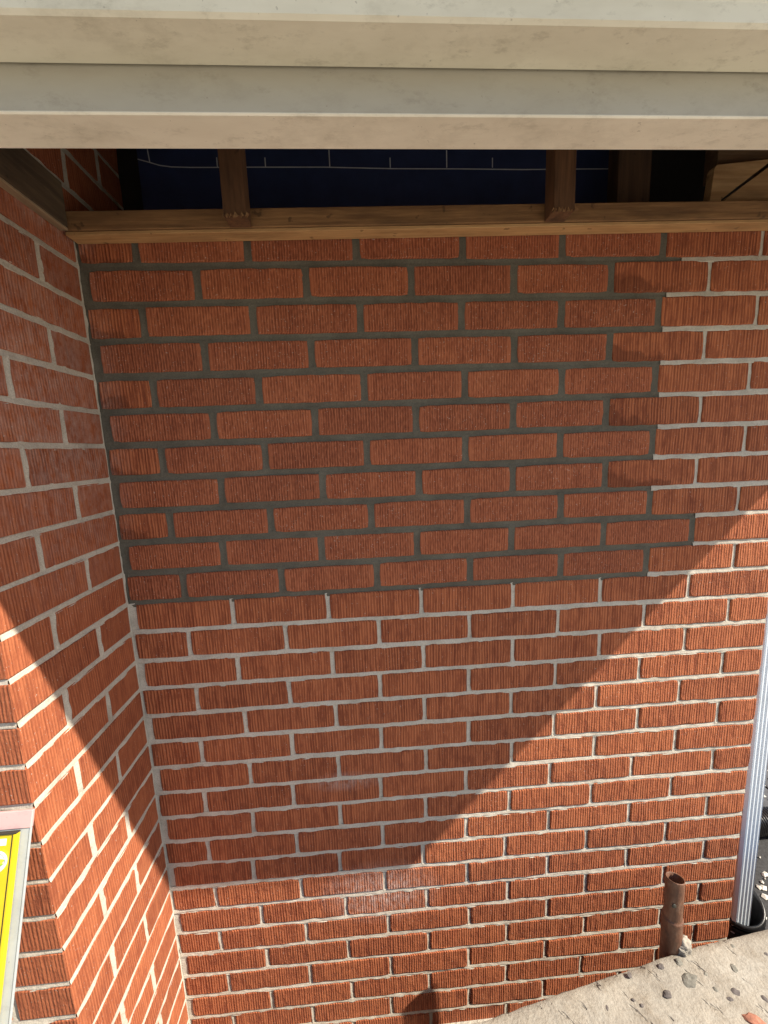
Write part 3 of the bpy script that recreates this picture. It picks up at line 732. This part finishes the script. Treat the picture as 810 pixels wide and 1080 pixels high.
# ------------------------------------------------------------------ white fluted downspout and its black boot
spout = thing('downspout', (1.40, .04, .19), 'white fluted metal downspout at the corner of the brick wall', 'downspout')
def fluted(w, d, n=4, amp=.0035, r=.006):
    P = []
    def face(a, b, nn):
        ax, ay = a; bx, by = b; L = math.hypot(bx - ax, by - ay); ux, uy = (bx - ax) / L, (by - ay) / L; nx_, ny_ = uy, -ux
        K = nn * 8
        for k in range(K + 1):
            s = r + (L - 2 * r) * k / K; ph = k / 8.0; f = abs(math.sin(math.pi * ph)); off = -amp * (1 - f ** 0.6) if 0 < k < K else 0
            P.append((ax + ux * s + nx_ * off, ay + uy * s + ny_ * off))
    face((-w / 2, -d / 2), (w / 2, -d / 2), n); face((w / 2, -d / 2), (w / 2, d / 2), 2); face((w / 2, d / 2), (-w / 2, d / 2), n); face((-w / 2, d / 2), (-w / 2, -d / 2), 2)
    return P
prof = fluted(.053, .070); bm = bmesh.new(); rings = []
ZT = ZG + .60
for k, z in enumerate([ZG - 1.06 + (ZT - ZG + 1.06) * q / 12 for q in range(13)]):
    xo = 1.3965 - (z - .27) * .018; rings.append([bm.verts.new((xo + x, .040 + y, z)) for x, y in prof])
for q, (ox, oz) in enumerate(((.030, .045), (.16, .085))):          # elbow out to the gutter outlet
    rings.append([bm.verts.new((1.3965 - (ZT - .27) * .018 + ox + x, .040 + y, ZT + oz + (-x * .6 if q == 0 else 0))) for x, y in prof])
rings.append([bm.verts.new((1.3965 - (ZT - .27) * .018 + .385 + x * .5, .040 + y, ZG + Z2 + .004)) for x, y in prof])
n = len(prof)
for a, b in zip(rings, rings[1:]):
    for k in range(n): bm.faces.new((a[k], a[(k + 1) % n], b[(k + 1) % n], b[k]))
from_bm('spout_tube', bm, M['white'], spout)
for zz in (ZG - .55, ZG + .2):
    box('strap', (XR - .002, .045, zz), (1.375, .052, zz + .02), M['white'], spout, .0008)
BX, BY, BZ = 1.418, .046, ZG - 1.003
boot = thing('drain_boot', (BX, BY, 0), 'black ribbed plastic drain fitting swallowing the foot of the downspout', 'drain pipe')
bm = bmesh.new(); pr_ = []
zt = 0.0
pr_ += [(.050, -.10), (.0525, -.01), (.0530, 0.0), (.0560, .001), (.0590, -.002), (.0590, -.010), (.0560, -.013)]
for k in range(9):
    z0 = -.013 - k * .021; pr_ += [(.0555, z0 - .004), (.0600, z0 - .007), (.0600, z0 - .015), (.0555, z0 - .018)]
pr_.append((.0555, -BZ + .002))
lathe(bm, pr_, 40, (0, 0, 0))
for v in bm.verts:
    if v.co.z > -.03: v.co.z += v.co.x * .22 + v.co.y * .25
    v.co = Vector((BX + v.co.x * 1.04, BY + v.co.y * 1.04, max(v.co.z, -BZ) + BZ))
from_bm('ribbed_socket', bm, M['black_plastic'], boot, True)
# corrugated hose snaking over the grit
bm = bmesh.new(); pts = []
ctrl = [Vector((1.62, .30, .055)), Vector((1.78, .40, .052)), Vector((1.98, .42, .050)), Vector((2.22, .36, .050)), Vector((2.6, .30, .05))]
def cr(t):
    i = min(int(t), len(ctrl) - 2); f = t - i; p0 = ctrl[max(i - 1, 0)]; p1 = ctrl[i]; p2 = ctrl[i + 1]; p3 = ctrl[min(i + 2, len(ctrl) - 1)]
    return 0.5 * ((2 * p1) + (p2 - p0) * f + (2 * p0 - 5 * p1 + 4 * p2 - p3) * f * f + (3 * p1 - p0 - 3 * p2 + p3) * f ** 3)
NP = 300; prev = None
for k in range(NP + 1):
    c_ = cr((len(ctrl) - 1) * k / NP * .9999); d_ = (cr(min((len(ctrl) - 1) * .9999, (len(ctrl) - 1) * k / NP + .01)) - cr(max(0, (len(ctrl) - 1) * k / NP - .01))).normalized()
    s_ = d_.cross(Vector((0, 0, 1))).normalized(); u_ = s_.cross(d_); r = .045 if k % 4 < 2 else .039
    ring = [bm.verts.new(c_ + s_ * r * math.cos(2 * math.pi * q / 16) + u_ * r * math.sin(2 * math.pi * q / 16)) for q in range(16)]
    if prev:
        for q in range(16): bm.faces.new((prev[q], prev[(q + 1) % 16], ring[(q + 1) % 16], ring[q]))
    prev = ring
tag(from_bm('drain_hose', bm, M['black_plastic'], None, True), 'black corrugated drain hose lying on the dark grit beside the house', 'hose')

# ------------------------------------------------------------------ spirit level on its clear sleeve, drawn solid grey, leaning on the pier
dn = Vector((0.0, -0.352, -0.936)).normalized(); rt = Vector((1, 0, 0)); nn = rt.cross(dn).normalized()
if nn.y > 0: nn = -nn
top = Vector((-0.1515, YP - .0035, ZG - .200))
def lean(name, u0, u1, v0, v1, w0, w1, mat, parent, bevel=.001):
    """box in the leaning frame: u right, v down its length, w out from the pier"""
    bm = bmesh.new(); bm_box(bm, (u0, v0, w0), (u1, v1, w1), bevel, 2)
    for v in bm.verts: v.co = top + rt * v.co.x + dn * v.co.y + nn * v.co.z
    return from_bm(name, bm, mat, parent)
LEN = (top.z - .004) / -dn.z
strip = thing('backing_strip', tuple(top + dn * LEN), 'grey backing strip with a pink top end leaning against the brick pier', 'strip')
lean('strip_body', -.0455, .0455, .023, LEN, .0, .0030, M['grey_board'], strip)
lean('raised_edge', .0440, .0455, .023, LEN, .0032, .0042, M['grey_board'], strip, .0003)
lean('taped_end', -.0458, .0460, .0, .0235, -.0004, .0044, M['pink'], strip)
lvl = thing('spirit_level', tuple(top + dn * LEN), 'yellow spirit level with a round green vial resting on the grey strip', 'spirit level')
LO_ = 1.10
w0 = .0046; LU = .0100; LH = .0225
lean('web', -LH + .0046 + LU, LH - .0046 + LU, .0265, LO_, w0, w0 + .0060, M['yellow'], lvl)
for u in (-1, 1): lean('rail', *((LH - .0042 + LU, LH + LU) if u > 0 else (-LH + LU, -LH + .0042 + LU)), .0265, LO_, w0, w0 + .0085, M['yellow'], lvl, .0010)
for u in (-1, 1): lean('groove_line', *((LH - .0066 + LU, LH - .0044 + LU) if u > 0 else (-LH + .0044 + LU, -LH + .0066 + LU)), .0275, LO_, w0 + .0062, w0 + .0066, M['dark'], lvl, .0)
lean('end_cap', -LH + LU, LH + LU, .0245, .0262, w0, w0 + .0080, M['dark'], lvl, .0004)
lean('label', -.012 + LU, .0090 + LU, .0315, .0400, w0 + .0062, w0 + .0065, M['white_label'], lvl, .0)
vc = top + rt * LU + dn * .0600 + nn * (w0 + .0062)
def disc(name, r0, r1, h, mat, parent, seg=40):
    bm = bmesh.new(); lathe(bm, [(r0, 0), (r1, 0), (r1, h), (r0, h)], seg, (0, 0, 0), True) if r0 > 0 else None
    if r0 <= 0:
        rings = lathe(bm, [(r1, 0), (r1, h)], seg); bm.faces.new(rings[1])
    for v in bm.verts: v.co = vc + rt * v.co.x + dn * v.co.y + nn * v.co.z
    return from_bm(name, bm, mat, parent)
hou = disc('vial_housing', 0, .0120, .0010, M['white_label'], lvl)
disc('rim', .0116, .0132, .0022, M['white_label'], hou); sub(bpy.data.objects['rim'], hou)
bm = bmesh.new()
for q in range(13):
    a = -1 + 2 * q / 12
rg = []
for q in range(13):
    uu = -.0106 + .0212 * q / 12; r = .0042 * math.sqrt(max(0.05, 1 - (abs(uu) / .0112) ** 4))
    rg.append([bm.verts.new(vc + rt * uu + dn * (r * math.cos(2 * math.pi * s / 14)) + nn * (.0028 + r * math.sin(2 * math.pi * s / 14))) for s in range(14)])
for a, b in zip(rg, rg[1:]):
    for s in range(14): bm.faces.new((a[s], a[(s + 1) % 14], b[(s + 1) % 14], b[s]))
from_bm('vial', bm, M['vial'], hou, True)
